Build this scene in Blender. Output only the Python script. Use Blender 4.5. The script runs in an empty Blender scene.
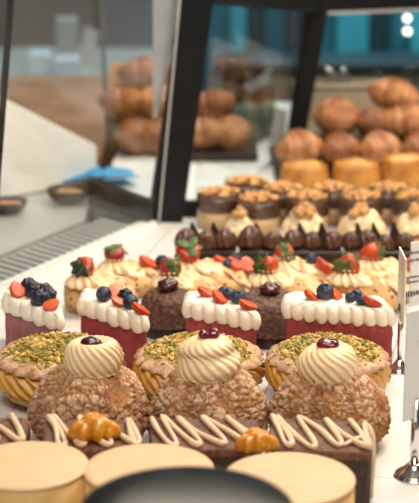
import bpy, bmesh, math, random
from math import pi, sin, cos, tan, atan2, sqrt, radians as R
from mathutils import Vector, Matrix, noise
random.seed(7)
C = bpy.context.scene.collection
D = 0.95            # deck height above the floor
H = 0.41            # camera above deck
F = 1600.0
PITCH = R(15.4)

# ---------------------------------------------------------------- camera
def ray(px, py):
    a = (px - 209.5) / F; b = -(py - 251.5) / F
    return Vector((a, cos(PITCH) + b * sin(PITCH), -sin(PITCH) + b * cos(PITCH)))
def P(px, py, z=0.0):
    d = ray(px, py); t = (z - H) / d.z
    return Vector((d.x * t, d.y * t, D + z))
def Q(px, py, Y):
    d = ray(px, py); t = Y / d.y
    return Vector((d.x * t, Y, D + H + d.z * t))
cam = bpy.data.cameras.new('camera'); co = bpy.data.objects.new('camera', cam); C.objects.link(co)
co.location = (0, 0, D + H); co.rotation_euler = (pi / 2 - PITCH, 0, 0)
cam.sensor_fit = 'HORIZONTAL'; cam.sensor_width = 36; cam.lens = 36 * F / 419
cam.clip_start = 0.05
cam.dof.use_dof = True; cam.dof.focus_distance = 1.12; cam.dof.aperture_fstop = 12.5
bpy.context.scene.camera = co

# ---------------------------------------------------------------- materials
MATS = {}
def mat(name, c1, c2=None, rough=.5, scale=60., bump=0., bscale=None, sss=0., metal=0., spec=.5, lo=.35, hi=.65, detail=4, coat=0., sheen=0.):
    if name in MATS: return MATS[name]
    m = bpy.data.materials.new(name); m.use_nodes = True; nt = m.node_tree
    b = nt.nodes['Principled BSDF']
    b.inputs['Roughness'].default_value = rough; b.inputs['Metallic'].default_value = metal
    b.inputs['Specular IOR Level'].default_value = spec
    if coat: b.inputs['Coat Weight'].default_value = coat; b.inputs['Coat Roughness'].default_value = .12
    if sss:
        b.inputs['Subsurface Weight'].default_value = sss; b.inputs['Subsurface Radius'].default_value = (.006, .004, .002)
        b.inputs['Subsurface Scale'].default_value = 1.0
    tc = nt.nodes.new('ShaderNodeTexCoord')
    if c2 is None: c2 = tuple(x * .9 for x in c1)
    n = nt.nodes.new('ShaderNodeTexNoise'); n.inputs['Scale'].default_value = scale; n.inputs['Detail'].default_value = detail
    nt.links.new(tc.outputs['Object'], n.inputs['Vector'])
    r = nt.nodes.new('ShaderNodeValToRGB'); r.color_ramp.elements[0].position = lo; r.color_ramp.elements[1].position = hi
    r.color_ramp.elements[0].color = (*c1, 1); r.color_ramp.elements[1].color = (*c2, 1)
    nt.links.new(n.outputs['Fac'], r.inputs['Fac']); nt.links.new(r.outputs['Color'], b.inputs['Base Color'])
    if bump:
        n2 = nt.nodes.new('ShaderNodeTexNoise'); n2.inputs['Scale'].default_value = bscale or scale * 3; n2.inputs['Detail'].default_value = 3
        nt.links.new(tc.outputs['Object'], n2.inputs['Vector'])
        bp = nt.nodes.new('ShaderNodeBump'); bp.inputs['Strength'].default_value = bump; bp.inputs['Distance'].default_value = .002
        nt.links.new(n2.outputs['Fac'], bp.inputs['Height']); nt.links.new(bp.outputs['Normal'], b.inputs['Normal'])
    MATS[name] = m; return m
def attr_mat(name, c1, c2, attr='dust', rough=.7, bump=.3, bscale=900, fine=None):
    m = mat(name, c1, c1, rough, 80, bump, bscale); nt = m.node_tree; b = nt.nodes['Principled BSDF']
    a = nt.nodes.new('ShaderNodeAttribute'); a.attribute_name = attr
    mx = nt.nodes.new('ShaderNodeMix'); mx.data_type = 'RGBA'
    ramp = [x for x in nt.nodes if x.type == 'VALTORGB'][0]
    if fine: ramp.color_ramp.elements[1].color = (*fine, 1)
    nt.links.new(a.outputs['Fac'], mx.inputs['Factor']); nt.links.new(ramp.outputs['Color'], mx.inputs['A']); mx.inputs['B'].default_value = (*c2, 1)
    nt.links.new(mx.outputs['Result'], b.inputs['Base Color']); return m
def speck_mat(name, c1, c2, speck, sscale, thr, rough=.6, bump=.2):
    m = mat(name, c1, c2, rough, 45, bump, 300, sss=.05); nt = m.node_tree; b = nt.nodes['Principled BSDF']
    tc = [x for x in nt.nodes if x.type == 'TEX_COORD'][0]; ramp = [x for x in nt.nodes if x.type == 'VALTORGB'][0]
    v = nt.nodes.new('ShaderNodeTexVoronoi'); v.inputs['Scale'].default_value = sscale
    nt.links.new(tc.outputs['Object'], v.inputs['Vector'])
    r = nt.nodes.new('ShaderNodeValToRGB'); r.color_ramp.elements[0].position = thr; r.color_ramp.elements[1].position = thr + .06
    r.color_ramp.elements[0].color = (1, 1, 1, 1); r.color_ramp.elements[1].color = (0, 0, 0, 1)
    nt.links.new(v.outputs['Distance'], r.inputs['Fac'])
    mx = nt.nodes.new('ShaderNodeMix'); mx.data_type = 'RGBA'
    nt.links.new(r.outputs['Color'], mx.inputs['Factor']); nt.links.new(ramp.outputs['Color'], mx.inputs['A']); mx.inputs['B'].default_value = (*speck, 1)
    nt.links.new(mx.outputs['Result'], b.inputs['Base Color']); return m
def glass_mat(name, tint=(.95, .98, .98), base=.04, rough=.02):
    m = bpy.data.materials.new(name); m.use_nodes = True; nt = m.node_tree; nt.nodes.clear()
    o = nt.nodes.new('ShaderNodeOutputMaterial'); t = nt.nodes.new('ShaderNodeBsdfTransparent'); g = nt.nodes.new('ShaderNodeBsdfGlossy')
    t.inputs['Color'].default_value = (*tint, 1); g.inputs['Roughness'].default_value = rough
    ge = nt.nodes.new('ShaderNodeNewGeometry'); dp = nt.nodes.new('ShaderNodeVectorMath'); dp.operation = 'DOT_PRODUCT'
    nt.links.new(ge.outputs['Incoming'], dp.inputs[0]); nt.links.new(ge.outputs['Normal'], dp.inputs[1])
    def mth(op, a, b):
        n = nt.nodes.new('ShaderNodeMath'); n.operation = op
        for i, x in enumerate((a, b)):
            if x is None: continue
            if isinstance(x, (int, float)): n.inputs[i].default_value = x
            else: nt.links.new(x, n.inputs[i])
        return n.outputs[0]
    c = mth('ABSOLUTE', dp.outputs['Value'], None); c = mth('POWER', mth('SUBTRACT', 1.0, c), 5.0)
    fac = mth('ADD', mth('MULTIPLY', c, .6), base)                # Schlick reflectance, same from both sides
    mx = nt.nodes.new('ShaderNodeMixShader')
    nt.links.new(fac, mx.inputs['Fac']); nt.links.new(t.outputs[0], mx.inputs[1]); nt.links.new(g.outputs[0], mx.inputs[2])
    nt.links.new(mx.outputs[0], o.inputs['Surface']); MATS[name] = m; return m
def emit_mat(name, c, s):
    m = bpy.data.materials.new(name); m.use_nodes = True; b = m.node_tree.nodes['Principled BSDF']
    b.inputs['Emission Color'].default_value = (*c, 1); b.inputs['Emission Strength'].default_value = s; b.inputs['Base Color'].default_value = (*c, 1)
    return m

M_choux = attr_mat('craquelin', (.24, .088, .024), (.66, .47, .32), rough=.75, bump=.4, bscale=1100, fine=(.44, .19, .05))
M_cream = mat('vanilla_cream', (.86, .65, .38), (.91, .72, .47), .42, 60, .06, 500, sss=.15)
M_white = mat('whipped_cream', (.92, .83, .68), (.96, .89, .77), .42, 70, .06, 400, sss=.15)
M_rose = mat('piped_cream', (.82, .60, .34), (.88, .70, .45), .45, 80, .05, 400, sss=.12)
M_ring = mat('ring_cream', (.66, .33, .055), (.80, .46, .11), .4, 70, .06, 300, sss=.12)
M_bun = mat('baked_bun', (.32, .14, .05), (.55, .29, .11), .6, 50, .3, 400)
M_shell = mat('dusted_shell', (.34, .16, .07), (.66, .44, .29), .65, 140, .4, 600)
M_pist = mat('pistachio', (.25, .19, .02), (.46, .30, .05), .6, 300)
M_pist2 = mat('pistachio_dark', (.16, .17, .03), (.28, .24, .05), .6, 300)
M_nut = mat('nut_pale', (.62, .37, .09), (.76, .52, .20), .55, 300)
M_cherry = mat('dark_cherry', (.035, .008, .012), (.09, .015, .02), .25, 200, .5, 250, coat=.4)
M_jam = mat('berry_jam', (.10, .006, .02), (.18, .01, .03), .18, 150, .3, 200, coat=.5)
M_blue = mat('blueberry_skin', (.012, .018, .045), (.06, .08, .13), .42, 160, .15, 400)
M_black = mat('blackberry_skin', (.01, .01, .022), (.035, .03, .06), .3, 160, .2, 400)
M_straw = speck_mat('strawberry_skin', (.40, .022, .012), (.60, .075, .025), (.75, .42, .10), 420, .17, .28, .15)
M_strawdark = speck_mat('ripe_strawberry_skin', (.22, .012, .015), (.40, .03, .02), (.55, .25, .08), 420, .15, .28, .15)
M_flesh = mat('strawberry_flesh', (.58, .075, .025), (.74, .16, .07), .3, 120, .1, 300)
M_leaf = mat('berry_leaf', (.035, .08, .015), (.11, .17, .035), .5, 150)
M_leafd = mat('dark_berry_leaf', (.012, .035, .022), (.03, .07, .05), .45, 150)
M_velvet = mat('raspberry_mousse', (.27, .036, .040), (.38, .068, .070), .55, 90, .35, 350, sss=.05)
M_velvet2 = mat('pink_mousse', (.27, .065, .080), (.42, .14, .16), .55, 90, .4, 350, sss=.05)
M_choc = mat('grated_chocolate', (.06, .024, .014), (.17, .075, .045), .55, 260, .8, 500)
M_dark = mat('dark_chocolate', (.016, .010, .009), (.034, .020, .016), .3, 90, .1, 300)
M_milk = mat('chocolate_swirl', (.040, .016, .010), (.15, .07, .045), .32, 200, .1, 300)
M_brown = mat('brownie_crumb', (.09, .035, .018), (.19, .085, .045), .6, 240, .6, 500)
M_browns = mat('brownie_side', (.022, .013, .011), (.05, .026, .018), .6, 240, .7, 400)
M_driz = mat('white_chocolate', (.74, .54, .35), (.80, .61, .42), .4, 90)
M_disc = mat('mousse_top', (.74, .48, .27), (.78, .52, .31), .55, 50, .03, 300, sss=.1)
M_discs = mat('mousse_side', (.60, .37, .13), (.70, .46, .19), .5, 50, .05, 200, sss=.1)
M_blackpl = mat('black_gloss', (.008, .009, .010), (.011, .012, .013), .22, 20)
M_physalis = mat('orange_fruit', (.52, .19, .012), (.70, .32, .025), .35, 90, .2, 200, sss=.15, coat=.2)
M_past = speck_mat('chip_pastry', (.52, .25, .08), (.74, .45, .20), (.07, .03, .015), 170, .22, .6, .3)
M_sheet = attr_mat('pale_pastry', (.70, .43, .20), (.24, .095, .03), rough=.6, bump=.35, bscale=350, fine=(.84, .61, .37))
M_caram = mat('caramel_layer', (.60, .36, .17), (.72, .47, .25), .4, 60, sss=.05)
M_verr = mat('chocolate_layer', (.070, .030, .018), (.11, .048, .028), .25, 50)
M_crumb = mat('crumble', (.58, .27, .08), (.74, .42, .16), .6, 200, .3, 400)
M_walnut = mat('walnut', (.42, .20, .06), (.62, .33, .11), .5, 200, .5, 300)
M_quiche = mat('quiche_crust', (.34, .12, .02), (.62, .29, .05), .5, 40, .3, 150)
M_quichef = mat('quiche_fill', (.52, .23, .04), (.74, .42, .09), .4, 70, .3, 150)
M_crois = mat('croissant_crust', (.28, .10, .035), (.60, .29, .13), .45, 55, .3, 200)
M_crois2 = mat('dark_croissant_crust', (.17, .055, .018), (.38, .145, .05), .45, 55, .3, 200)
M_steel = mat('brushed_steel', (.37, .35, .33), (.42, .40, .375), .38, 30, metal=.0)
M_chrome = mat('chrome', (.72, .72, .72), (.8, .8, .8), .12, 30, metal=1.)
M_slot = mat('slot_dark', (.035, .03, .026), (.05, .042, .036), .7, 30)
M_alu = mat('aluminium', (.50, .50, .52), (.56, .56, .58), .35, 30, metal=.3)
M_frame = mat('black_frame', (.006, .007, .008), (.009, .010, .012), .4, 30, spec=.2)
M_card = mat('white_card', (.86, .82, .76), (.89, .85, .80), .6, 30)
M_cardg = mat('grey_card', (.76, .76, .74), (.80, .80, .78), .6, 30)
M_ink = mat('ink', (.05, .05, .06), (.08, .08, .09), .6, 30)
M_wood = mat('tan_wood', (.24, .12, .06), (.38, .21, .12), .6, 12, .1, 60)
M_bluec = mat('blue_cloth', (.03, .26, .52), (.10, .40, .68), .7, 40, .2, 120)
M_teal = mat('teal_panel', (.012, .12, .18), (.02, .17, .24), .4, 8)
M_tealb = mat('bright_teal_panel', (.03, .36, .52), (.06, .46, .60), .4, 8)
M_teald = mat('dark_teal_panel', (.015, .05, .07), (.02, .07, .09), .4, 8)
M_slate = mat('slate_panel', (.065, .08, .10), (.085, .10, .12), .5, 6)
M_brownw = mat('brown_panel', (.075, .055, .048), (.10, .075, .064), .5, 6)
M_greyw = mat('grey_stone', (.16, .15, .13), (.22, .20, .17), .6, 8)
M_grayg = mat('grey_green', (.26, .30, .30), (.32, .36, .36), .5, 8)
M_pblue = mat('pale_blue', (.42, .55, .66), (.52, .64, .74), .5, 10)
M_tub = mat('cream_tub', (.36, .31, .21), (.44, .38, .28), .5, 30)
M_floor = mat('floor_tile', (.16, .13, .11), (.20, .17, .14), .5, 4)
M_wall = mat('wall_paint', (.42, .38, .34), (.46, .42, .38), .8, 4)
M_wallb = mat('back_wall_paint', (.10, .11, .12), (.13, .14, .15), .8, 4)
M_ceil = mat('ceiling_paint', (.6, .58, .55), (.64, .62, .58), .8, 4)
M_glass = glass_mat('case_glass')
M_jar = glass_mat('clear_cup', (.92, .92, .90))
M_jarg = glass_mat('jar_glass', (.80, .86, .80), rough=.1)
# deck: white boards with fine seams
M_deck = mat('white_boards', (.70, .685, .66), (.75, .735, .71), .38, 12)
def _deck():
    nt = M_deck.node_tree; b = nt.nodes['Principled BSDF']; ramp = [x for x in nt.nodes if x.type == 'VALTORGB'][0]
    tc = [x for x in nt.nodes if x.type == 'TEX_COORD'][0]
    mp = nt.nodes.new('ShaderNodeMapping'); mp.inputs['Rotation'].default_value = (0, 0, R(11 - 90)); mp.inputs['Location'].default_value = DECK_OFF
    nt.links.new(tc.outputs['Object'], mp.inputs['Vector'])
    bk = nt.nodes.new('ShaderNodeTexBrick'); bk.inputs['Scale'].default_value = 1; bk.inputs['Mortar Size'].default_value = .0006
    bk.inputs['Brick Width'].default_value = .38; bk.inputs['Row Height'].default_value = .085; bk.inputs['Mortar Smooth'].default_value = .3
    bk.inputs['Color1'].default_value = (1, 1, 1, 1); bk.inputs['Color2'].default_value = (1, 1, 1, 1); bk.inputs['Mortar'].default_value = (.45, .42, .38, 1)
    nt.links.new(mp.outputs['Vector'], bk.inputs['Vector'])
    mx = nt.nodes.new('ShaderNodeMix'); mx.data_type = 'RGBA'; mx.blend_type = 'MULTIPLY'; mx.inputs['Factor'].default_value = 1
    nt.links.new(ramp.outputs['Color'], mx.inputs['A']); nt.links.new(bk.outputs['Color'], mx.inputs['B']); nt.links.new(mx.outputs['Result'], b.inputs['Base Color'])
DECK_OFF = (0.0, 0.0, 0); _deck()

# ---------------------------------------------------------------- object helpers
def link(name, verts, faces, m, parent=None, smooth=True, merge=False, fmats=None, loc=None, attr=None):
    me = bpy.data.meshes.new(name); me.from_pydata([tuple(v) for v in verts], [], faces)
    ms = m if isinstance(m, (list, tuple)) else [m]
    for x in ms: me.materials.append(x)
    if fmats: me.polygons.foreach_set('material_index', fmats)
    if attr:
        ca = me.color_attributes.new('dust', 'FLOAT_COLOR', 'POINT')
        for i, a in enumerate(attr): ca.data[i].color = (a, a, a, 1)
    bm = bmesh.new(); bm.from_mesh(me)
    if merge: bmesh.ops.remove_doubles(bm, verts=bm.verts, dist=1e-6)
    bmesh.ops.recalc_face_normals(bm, faces=bm.faces); bm.to_mesh(me); bm.free()
    me.polygons.foreach_set('use_smooth', [smooth] * len(me.polygons)); me.update()
    o = bpy.data.objects.new(name, me); C.objects.link(o)
    if parent: o.parent = parent
    if loc is not None: o.location = loc
    return o
def tag(o, label, cat, group=None, kind=None):
    o['label'] = label; o['category'] = cat
    if group: o['group'] = group
    if kind: o['kind'] = kind
    return o
def thing(name, label, cat, loc=(0, 0, 0), rz=0, group=None):
    o = bpy.data.objects.new(name, None); C.objects.link(o); o.empty_display_size = .02
    o.location = loc; o.rotation_euler = (0, 0, rz); return tag(o, label, cat, group)
def dup(src, parent=None):
    c = src.copy(); C.objects.link(c); c.parent = parent
    for ch in list(src.children): dup(ch, c)
    return c
def grid(nu, nv, fn, wrap=True):
    vs = []; fs = []
    for j in range(nv + 1):
        for i in range(nu if wrap else nu + 1): vs.append(fn(i / nu, j / nv))
    w = nu if wrap else nu + 1
    for j in range(nv):
        for i in range(nu):
            a = j * w + i; b = j * w + (i + 1) % w
            fs.append((a, b, b + w, a + w))
    return vs, fs
def catmull(pts, n):
    out = []; pp = [pts[0]] + list(pts) + [pts[-1]]
    for k in range(n + 1):
        t = k / n * (len(pts) - 1); i = min(int(t), len(pts) - 2); f = t - i
        p0, p1, p2, p3 = pp[i], pp[i + 1], pp[i + 2], pp[i + 3]
        out.append(tuple(.5 * (2 * b + (c - a) * f + (2 * a - 5 * b + 4 * c - d) * f * f + (3 * b - a - 3 * c + d) * f ** 3) for a, b, c, d in zip(p0, p1, p2, p3)))
    return out
def lathe(name, prof, m, parent=None, nu=48, nv=24, mod=None, smooth=True, curve=True, loc=None, attrf=None):
    """prof: (r,z) points; mod(theta,t,r,z)->(r,z)"""
    pr = catmull(prof, nv) if curve else prof
    n = len(pr) - 1
    def fn(u, v):
        th = u * 2 * pi; r, z = pr[round(v * n)]; r = max(r, 0)
        if mod: r, z = mod(th, v, r, z)
        return (r * cos(th), r * sin(th), z)
    vs, fs = grid(nu, n, fn)
    return link(name, vs, fs, m, parent, smooth, merge=True, loc=loc)
def nz(p, s): return noise.noise(Vector(p) * s)
def blob(name, rx, ry, rz, m, parent=None, nu=40, nv=22, amp=.0, fs=80, pos=(0, 0, 0), rot=None, seed=0, flat=None, fn2=None, lump=0, lf=200):
    off = Vector((seed * 3.17, seed * 1.3, seed * .7)); vs = []
    def fn(u, v):
        th = u * 2 * pi; ph = (v - .5) * pi
        p = Vector((rx * cos(ph) * cos(th), ry * cos(ph) * sin(th), rz * sin(ph)))
        n = Vector((cos(ph) * cos(th), cos(ph) * sin(th), sin(ph)))
        if amp: p += n * amp * noise.noise((p + off) * fs)
        if lump:
            d, _ = noise.voronoi((p + off) * lf); p += n * lump * min(1., (d[1] - d[0]) * 2)
        if fn2: p = fn2(p, th, ph)
        if flat is not None and p.z < flat: p.z = flat
        if rot is not None: p = rot @ p
        return p + Vector(pos)
    v, f = grid(nu, nv, fn)
    return link(name, v, f, m, parent, True, merge=True)
def prism(name, pts, z0, z1, m, parent=None, smooth=False, loc=None):
    n = len(pts); vs = [(p[0], p[1], z0) for p in pts] + [(p[0], p[1], z1) for p in pts]
    fs = [tuple(range(n - 1, -1, -1)), tuple(range(n, 2 * n))] + [(i, (i + 1) % n, n + (i + 1) % n, n + i) for i in range(n)]
    return link(name, vs, fs, m, parent, smooth, loc=loc)
def boxv(lo, hi):
    (a, b, c), (d, e, f) = lo, hi
    return [(a, b, c), (d, b, c), (d, e, c), (a, e, c), (a, b, f), (d, b, f), (d, e, f), (a, e, f)], [(3, 2, 1, 0), (4, 5, 6, 7), (0, 1, 5, 4), (1, 2, 6, 5), (2, 3, 7, 6), (3, 0, 4, 7)]
def box(name, lo, hi, m, parent=None, bev=0., rot=None, pos=None):
    v, f = boxv(lo, hi)
    if rot is not None: v = [rot @ Vector(p) for p in v]
    if pos is not None: v = [Vector(p) + Vector(pos) for p in v]
    o = link(name, v, f, m, parent, False)
    if bev:
        b = o.modifiers.new('bevel', 'BEVEL'); b.width = bev; b.segments = 3
    return o
def hexa(name, base, top, m, parent=None):
    """solid from two loops of 4 points"""
    v = list(base) + list(top)
    return link(name, v, [(3, 2, 1, 0), (4, 5, 6, 7), (0, 1, 5, 4), (1, 2, 6, 5), (2, 3, 7, 6), (3, 0, 4, 7)], m, parent, False)
def tube_vf(pts, r, n=8):
    pts = [Vector(p) for p in pts]; vs = []; fs = []
    for i, p in enumerate(pts):
        t = (pts[min(i + 1, len(pts) - 1)] - pts[max(i - 1, 0)]).normalized()
        a = t.cross(Vector((0, 0, 1)));
        if a.length < 1e-3: a = t.cross(Vector((1, 0, 0)))
        a.normalize(); b = t.cross(a); rr = r(i / (len(pts) - 1)) if callable(r) else r
        for k in range(n): vs.append(p + a * rr * cos(2 * pi * k / n) + b * rr * sin(2 * pi * k / n))
    for i in range(len(pts) - 1):
        for k in range(n):
            fs.append((i * n + k, i * n + (k + 1) % n, (i + 1) * n + (k + 1) % n, (i + 1) * n + k))
    fs.append(tuple(range(n - 1, -1, -1))); fs.append(tuple((len(pts) - 1) * n + k for k in range(n)))
    return vs, fs
def tube(name, pts, r, m, parent=None, n=10, smooth=True):
    v, f = tube_vf(pts, r, n); return link(name, v, f, m, parent, smooth)
_ph = (1 + 5 ** .5) / 2
ICO = [Vector(v).normalized() for v in [(-1, _ph, 0), (1, _ph, 0), (-1, -_ph, 0), (1, -_ph, 0), (0, -1, _ph), (0, 1, _ph), (0, -1, -_ph), (0, 1, -_ph), (_ph, 0, -1), (_ph, 0, 1), (-_ph, 0, -1), (-_ph, 0, 1)]]
ICF = [(0, 11, 5), (0, 5, 1), (0, 1, 7), (0, 7, 10), (0, 10, 11), (1, 5, 9), (5, 11, 4), (11, 10, 2), (10, 7, 6), (7, 1, 8), (3, 9, 4), (3, 4, 2), (3, 2, 6), (3, 6, 8), (3, 8, 9), (4, 9, 5), (2, 4, 11), (6, 2, 10), (8, 6, 7), (9, 8, 1)]
def chunks(name, spots, ms, parent, rnd, smooth=False):
    """spots: (pos, size xyz, mat index): irregular nibs in one mesh"""
    vs = []; fs = []; fm = []
    for p, s, mi in spots:
        rot = Matrix.Rotation(rnd.uniform(0, 6.3), 3, 'Z') @ Matrix.Rotation(rnd.uniform(-1, 1), 3, 'X') @ Matrix.Rotation(rnd.uniform(-1, 1), 3, 'Y')
        o = len(vs)
        for q in ICO:
            k = rnd.uniform(.75, 1.2); vs.append(Vector(p) + rot @ Vector((q.x * s[0] * k, q.y * s[1] * k, q.z * s[2] * k)))
        for f in ICF: fs.append(tuple(i + o for i in f)); fm.append(mi)
    return link(name, vs, fs, ms, parent, smooth, fmats=fm)

# ---------------------------------------------------------------- fruit parts
def rotm(rx, ry, rz): return Matrix.Rotation(R(rz), 3, 'Z') @ Matrix.Rotation(R(ry), 3, 'Y') @ Matrix.Rotation(R(rx), 3, 'X')
def strawberry(parent, pos, s, rot, dark=False, leafdark=False, nleaf=7, seed=0):
    """whole berry: leaves at local +z end, tip at -z"""
    prof = [(0, -1.25), (.25, -1.18), (.62, -.75), (.92, -.1), (.98, .35), (.75, .72), (.3, .80), (0, .74)]
    pr = catmull(prof, 20)
    def fn(u, v):
        th = u * 2 * pi; r, z = pr[round(v * 20)]; r = max(r, 0) * (1 + .06 * sin(3 * th + seed))
        return rot @ Vector((r * cos(th) * s, r * sin(th) * s, z * s)) + Vector(pos)
    v, f = grid(28, 20, fn)
    b = link('strawberry', v, f, M_strawdark if dark else M_straw, parent, True, merge=True)
    vs = []; fs = []; rnd = random.Random(seed)
    for k in range(nleaf):
        a = 2 * pi * k / nleaf + rnd.uniform(-.2, .2); L = s * rnd.uniform(.9, 1.35); w = s * .34; lift = rnd.uniform(-.35, .45)
        o = len(vs); n = 6
        for i in range(n + 1):
            t = i / n; ww = w * sin(pi * (.12 + .88 * t)) ** .8 if t < 1 else 0
            x = L * t; z = s * (.80 + lift * t - (.35 * t * t) + .05)
            for sd in (-1, 0, 1):
                q = Vector((x * cos(a) - sd * ww * sin(a), x * sin(a) + sd * ww * cos(a), z - (.12 * s if sd == 0 else 0)))
                vs.append(rot @ q + Vector(pos))
        for i in range(n):
            for j in range(2):
                fs.append((o + i * 3 + j, o + i * 3 + j + 1, o + i * 3 + j + 4, o + i * 3 + j + 3))
    l = link('leaves', vs, fs, M_leafd if leafdark else M_leaf, b, True)
    so = l.modifiers.new('thickness', 'SOLIDIFY'); so.thickness = .0005
    return b
def half_berry(parent, pos, s, rot, seed=0, name='strawberry_half'):
    def f2(p, th, ph):
        q = Vector(p); q.x *= (1 - .25 * (q.y / s)); return q
    def fn(u, v):
        th = u * 2 * pi; ph = (v - .5) * pi
        p = Vector((.8 * s * cos(ph) * cos(th), 1.1 * s * cos(ph) * sin(th), .7 * s * sin(ph)))
        p = f2(p, th, ph)
        if p.z > .18 * s: p.z = .18 * s + .04 * s * sin(ph)
        return rot @ p + Vector(pos)
    vs, fs = grid(22, 14, fn)
    fm = [1 if (i // 22) >= 8 else 0 for i in range(len(fs))]
    return link(name, vs, fs, [M_straw, M_flesh], parent, True, fmats=fm)
def blueberry(parent, pos, s, m=None, tilt=(0, 0), name='blueberry'):
    prof = [(0, -1), (.5, -.86), (.88, -.45), (1, 0), (.9, .45), (.55, .82), (.36, .90), (.34, 1.0), (.26, .98), (.22, .80), (0, .74)]
    pr = catmull(prof, 26); rot = rotm(tilt[0], tilt[1], 0)
    def fn(u, v):
        th = u * 2 * pi; r, z = pr[round(v * 26)]; r = max(0, r)
        if .7 < v < .88: z += .06 * cos(5 * th)
        return rot @ Vector((r * cos(th) * s, r * sin(th) * s, z * s)) + Vector(pos)
    v, f = grid(20, 26, fn); return link(name, v, f, m or M_blue, parent, True, merge=True)
def cherry(parent, pos, sx, sy, sz, seed, m=None, name='cherry'):
    return blob(name, sx, sy, sz, m or M_cherry, parent, 36, 20, amp=sz * .35, fs=220, pos=pos, seed=seed)
def rosette(name, parent, pos, r, h, n, m, twist=1.5, amp=.16, top=.12, nv=22):
    prof = [(0, 0), (r * .85, 0), (r, h * .18), (r * .93, h * .4), (r * .68, h * .65), (r * .4, h * .85), (r * top, h), (0, h * 1.02)]
    def mod(th, t, rr, z): return rr * (1 + amp * cos(n * th + twist * 2 * pi * t)), z
    return lathe(name, prof, m, parent, nu=n * 10, nv=nv, mod=mod, loc=pos)

# ================================================================ DISPLAY CASE
E0 = P(0, 295); E1 = P(157, 225); E2 = P(287, 157)
d1 = (E1 - E0); d1.z = 0; d1.normalize(); nL = Vector((-d1.y, d1.x, 0))      # nL points out of the case (left)
d2 = (E2 - E1); d2.z = 0; d2.normalize()
near = E1 - d1 * 1.15; far = E2 + d2 * .42
base_ = thing('pastry_counter', 'white-topped pastry counter carrying all the cakes', 'counter', (0, 0, 0))
deckpts = [(near.x, near.y), (.75, near.y), (.75, 2.33), (far.x, far.y), (E1.x, E1.y)]
prism('counter_deck', deckpts, D - .03, D, M_deck, base_)
prism('counter_body', deckpts, 0, D - .03, M_greyw, base_)
vent = thing('vent_grille', 'slotted steel air vent along the left edge of the white counter', 'vent', (0, 0, 0))
case = thing('window_screen', 'leaning glass pane screen with black posts and top rails', 'glass screen', (0, 0, 0))
def along(a, b, o0, o1, z0, z1, name, m, par=None):
    """bar between deck-plane points a and b, from side offset o0 to o1 (outward)"""
    q = [a + nL * o0, b + nL * o0, b + nL * o1, a + nL * o1]
    return prism(name, [(p.x, p.y) for p in q], D + z0, D + z1, m, par or base_)
along(near, E1, 0, .006, -.03, .004, 'edge_lip', M_card)
along(near, E1, .006, .011, -.03, -.006, 'edge_channel', M_slot)
along(near, E1, .011, .019, -.03, .002, 'edge_strip', M_card)
along(near, E1, .019, .075, -.03, -.008, 'vent_well', M_slot, vent)
# slats of the vent: one mesh, cross bars over the dark well
vs = []; fs = []; L = (E1 - near).length; k = 0
sd = (nL * cos(R(16)) + d1 * sin(R(16)))
s = .3
while s < L - .022:
    a = near + d1 * s
    q = [a + sd * .019, a + sd * .071, a + sd * .071 + d1 * .0060, a + sd * .019 + d1 * .0060]; o = len(vs)
    zt = D - .001
    vs += [Vector((p.x, p.y, zt - .006)) for p in q] + [Vector((p.x, p.y, zt)) for p in q]
    fs += [tuple(i + o for i in f) for f in [(3, 2, 1, 0), (4, 5, 6, 7), (0, 1, 5, 4), (1, 2, 6, 5), (2, 3, 7, 6), (3, 0, 4, 7)]]
    s += .0125
link('vent_slats', vs, fs, M_steel, vent, False)
q = [near + nL * .0755, E1 + nL * .0755 - d1 * .02, P(88, 206), Vector((-.137, 1.90, D)), Vector((-.80, 1.90, D)), near + nL * .45]
ld = thing('steel_ledge', 'plain grey steel ledge left of the slotted vent', 'ledge', (0, 0, 0))
prism('ledge_plate', [(p.x, p.y) for p in q], D - .03, D + .0005, M_steel, ld); prism('ledge_body', [(p.x, p.y) for p in q], 0, D - .03, M_greyw, ld)
# front glass leaning inwards, posts and rails
LEAN = -nL * .13
def G(base, z, o=0.): 
    p = base + LEAN * z + nL * o; return Vector((p.x, p.y, D + z))
def pane(name, a, b, z0, z1, th=.006, m=M_glass):
    return hexa(name, [G(a, z0), G(b, z0), G(b, z0, th), G(a, z0, th)], [G(a, z1), G(b, z1), G(b, z1, th), G(a, z1, th)], m, case)
J = E1 - d1 * .291
pane('glass_pane', J, E1 - d1 * .01, .004, .42)
pane('glass_pane', near + d1 * .1, J - d1 * .0016, .004, .42)
e = hexa('glass_joint', [G(J - d1 * .0016, .004), G(J, .004), G(J, .004, .006), G(J - d1 * .0016, .004, .006)], [G(J - d1 * .0016, .42), G(J, .42), G(J, .42, .006), G(J - d1 * .0016, .42, .006)], M_frame, case)
def solid_px(name, quad, Y, th, m, parent):
    """solid plate with its face at distance Y, real thickness behind"""
    a = [Q(x, y, Y) for x, y in quad]; b = [p + Vector((0, th, 0)) for p in a]
    return hexa(name, a, b, m, parent)
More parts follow.
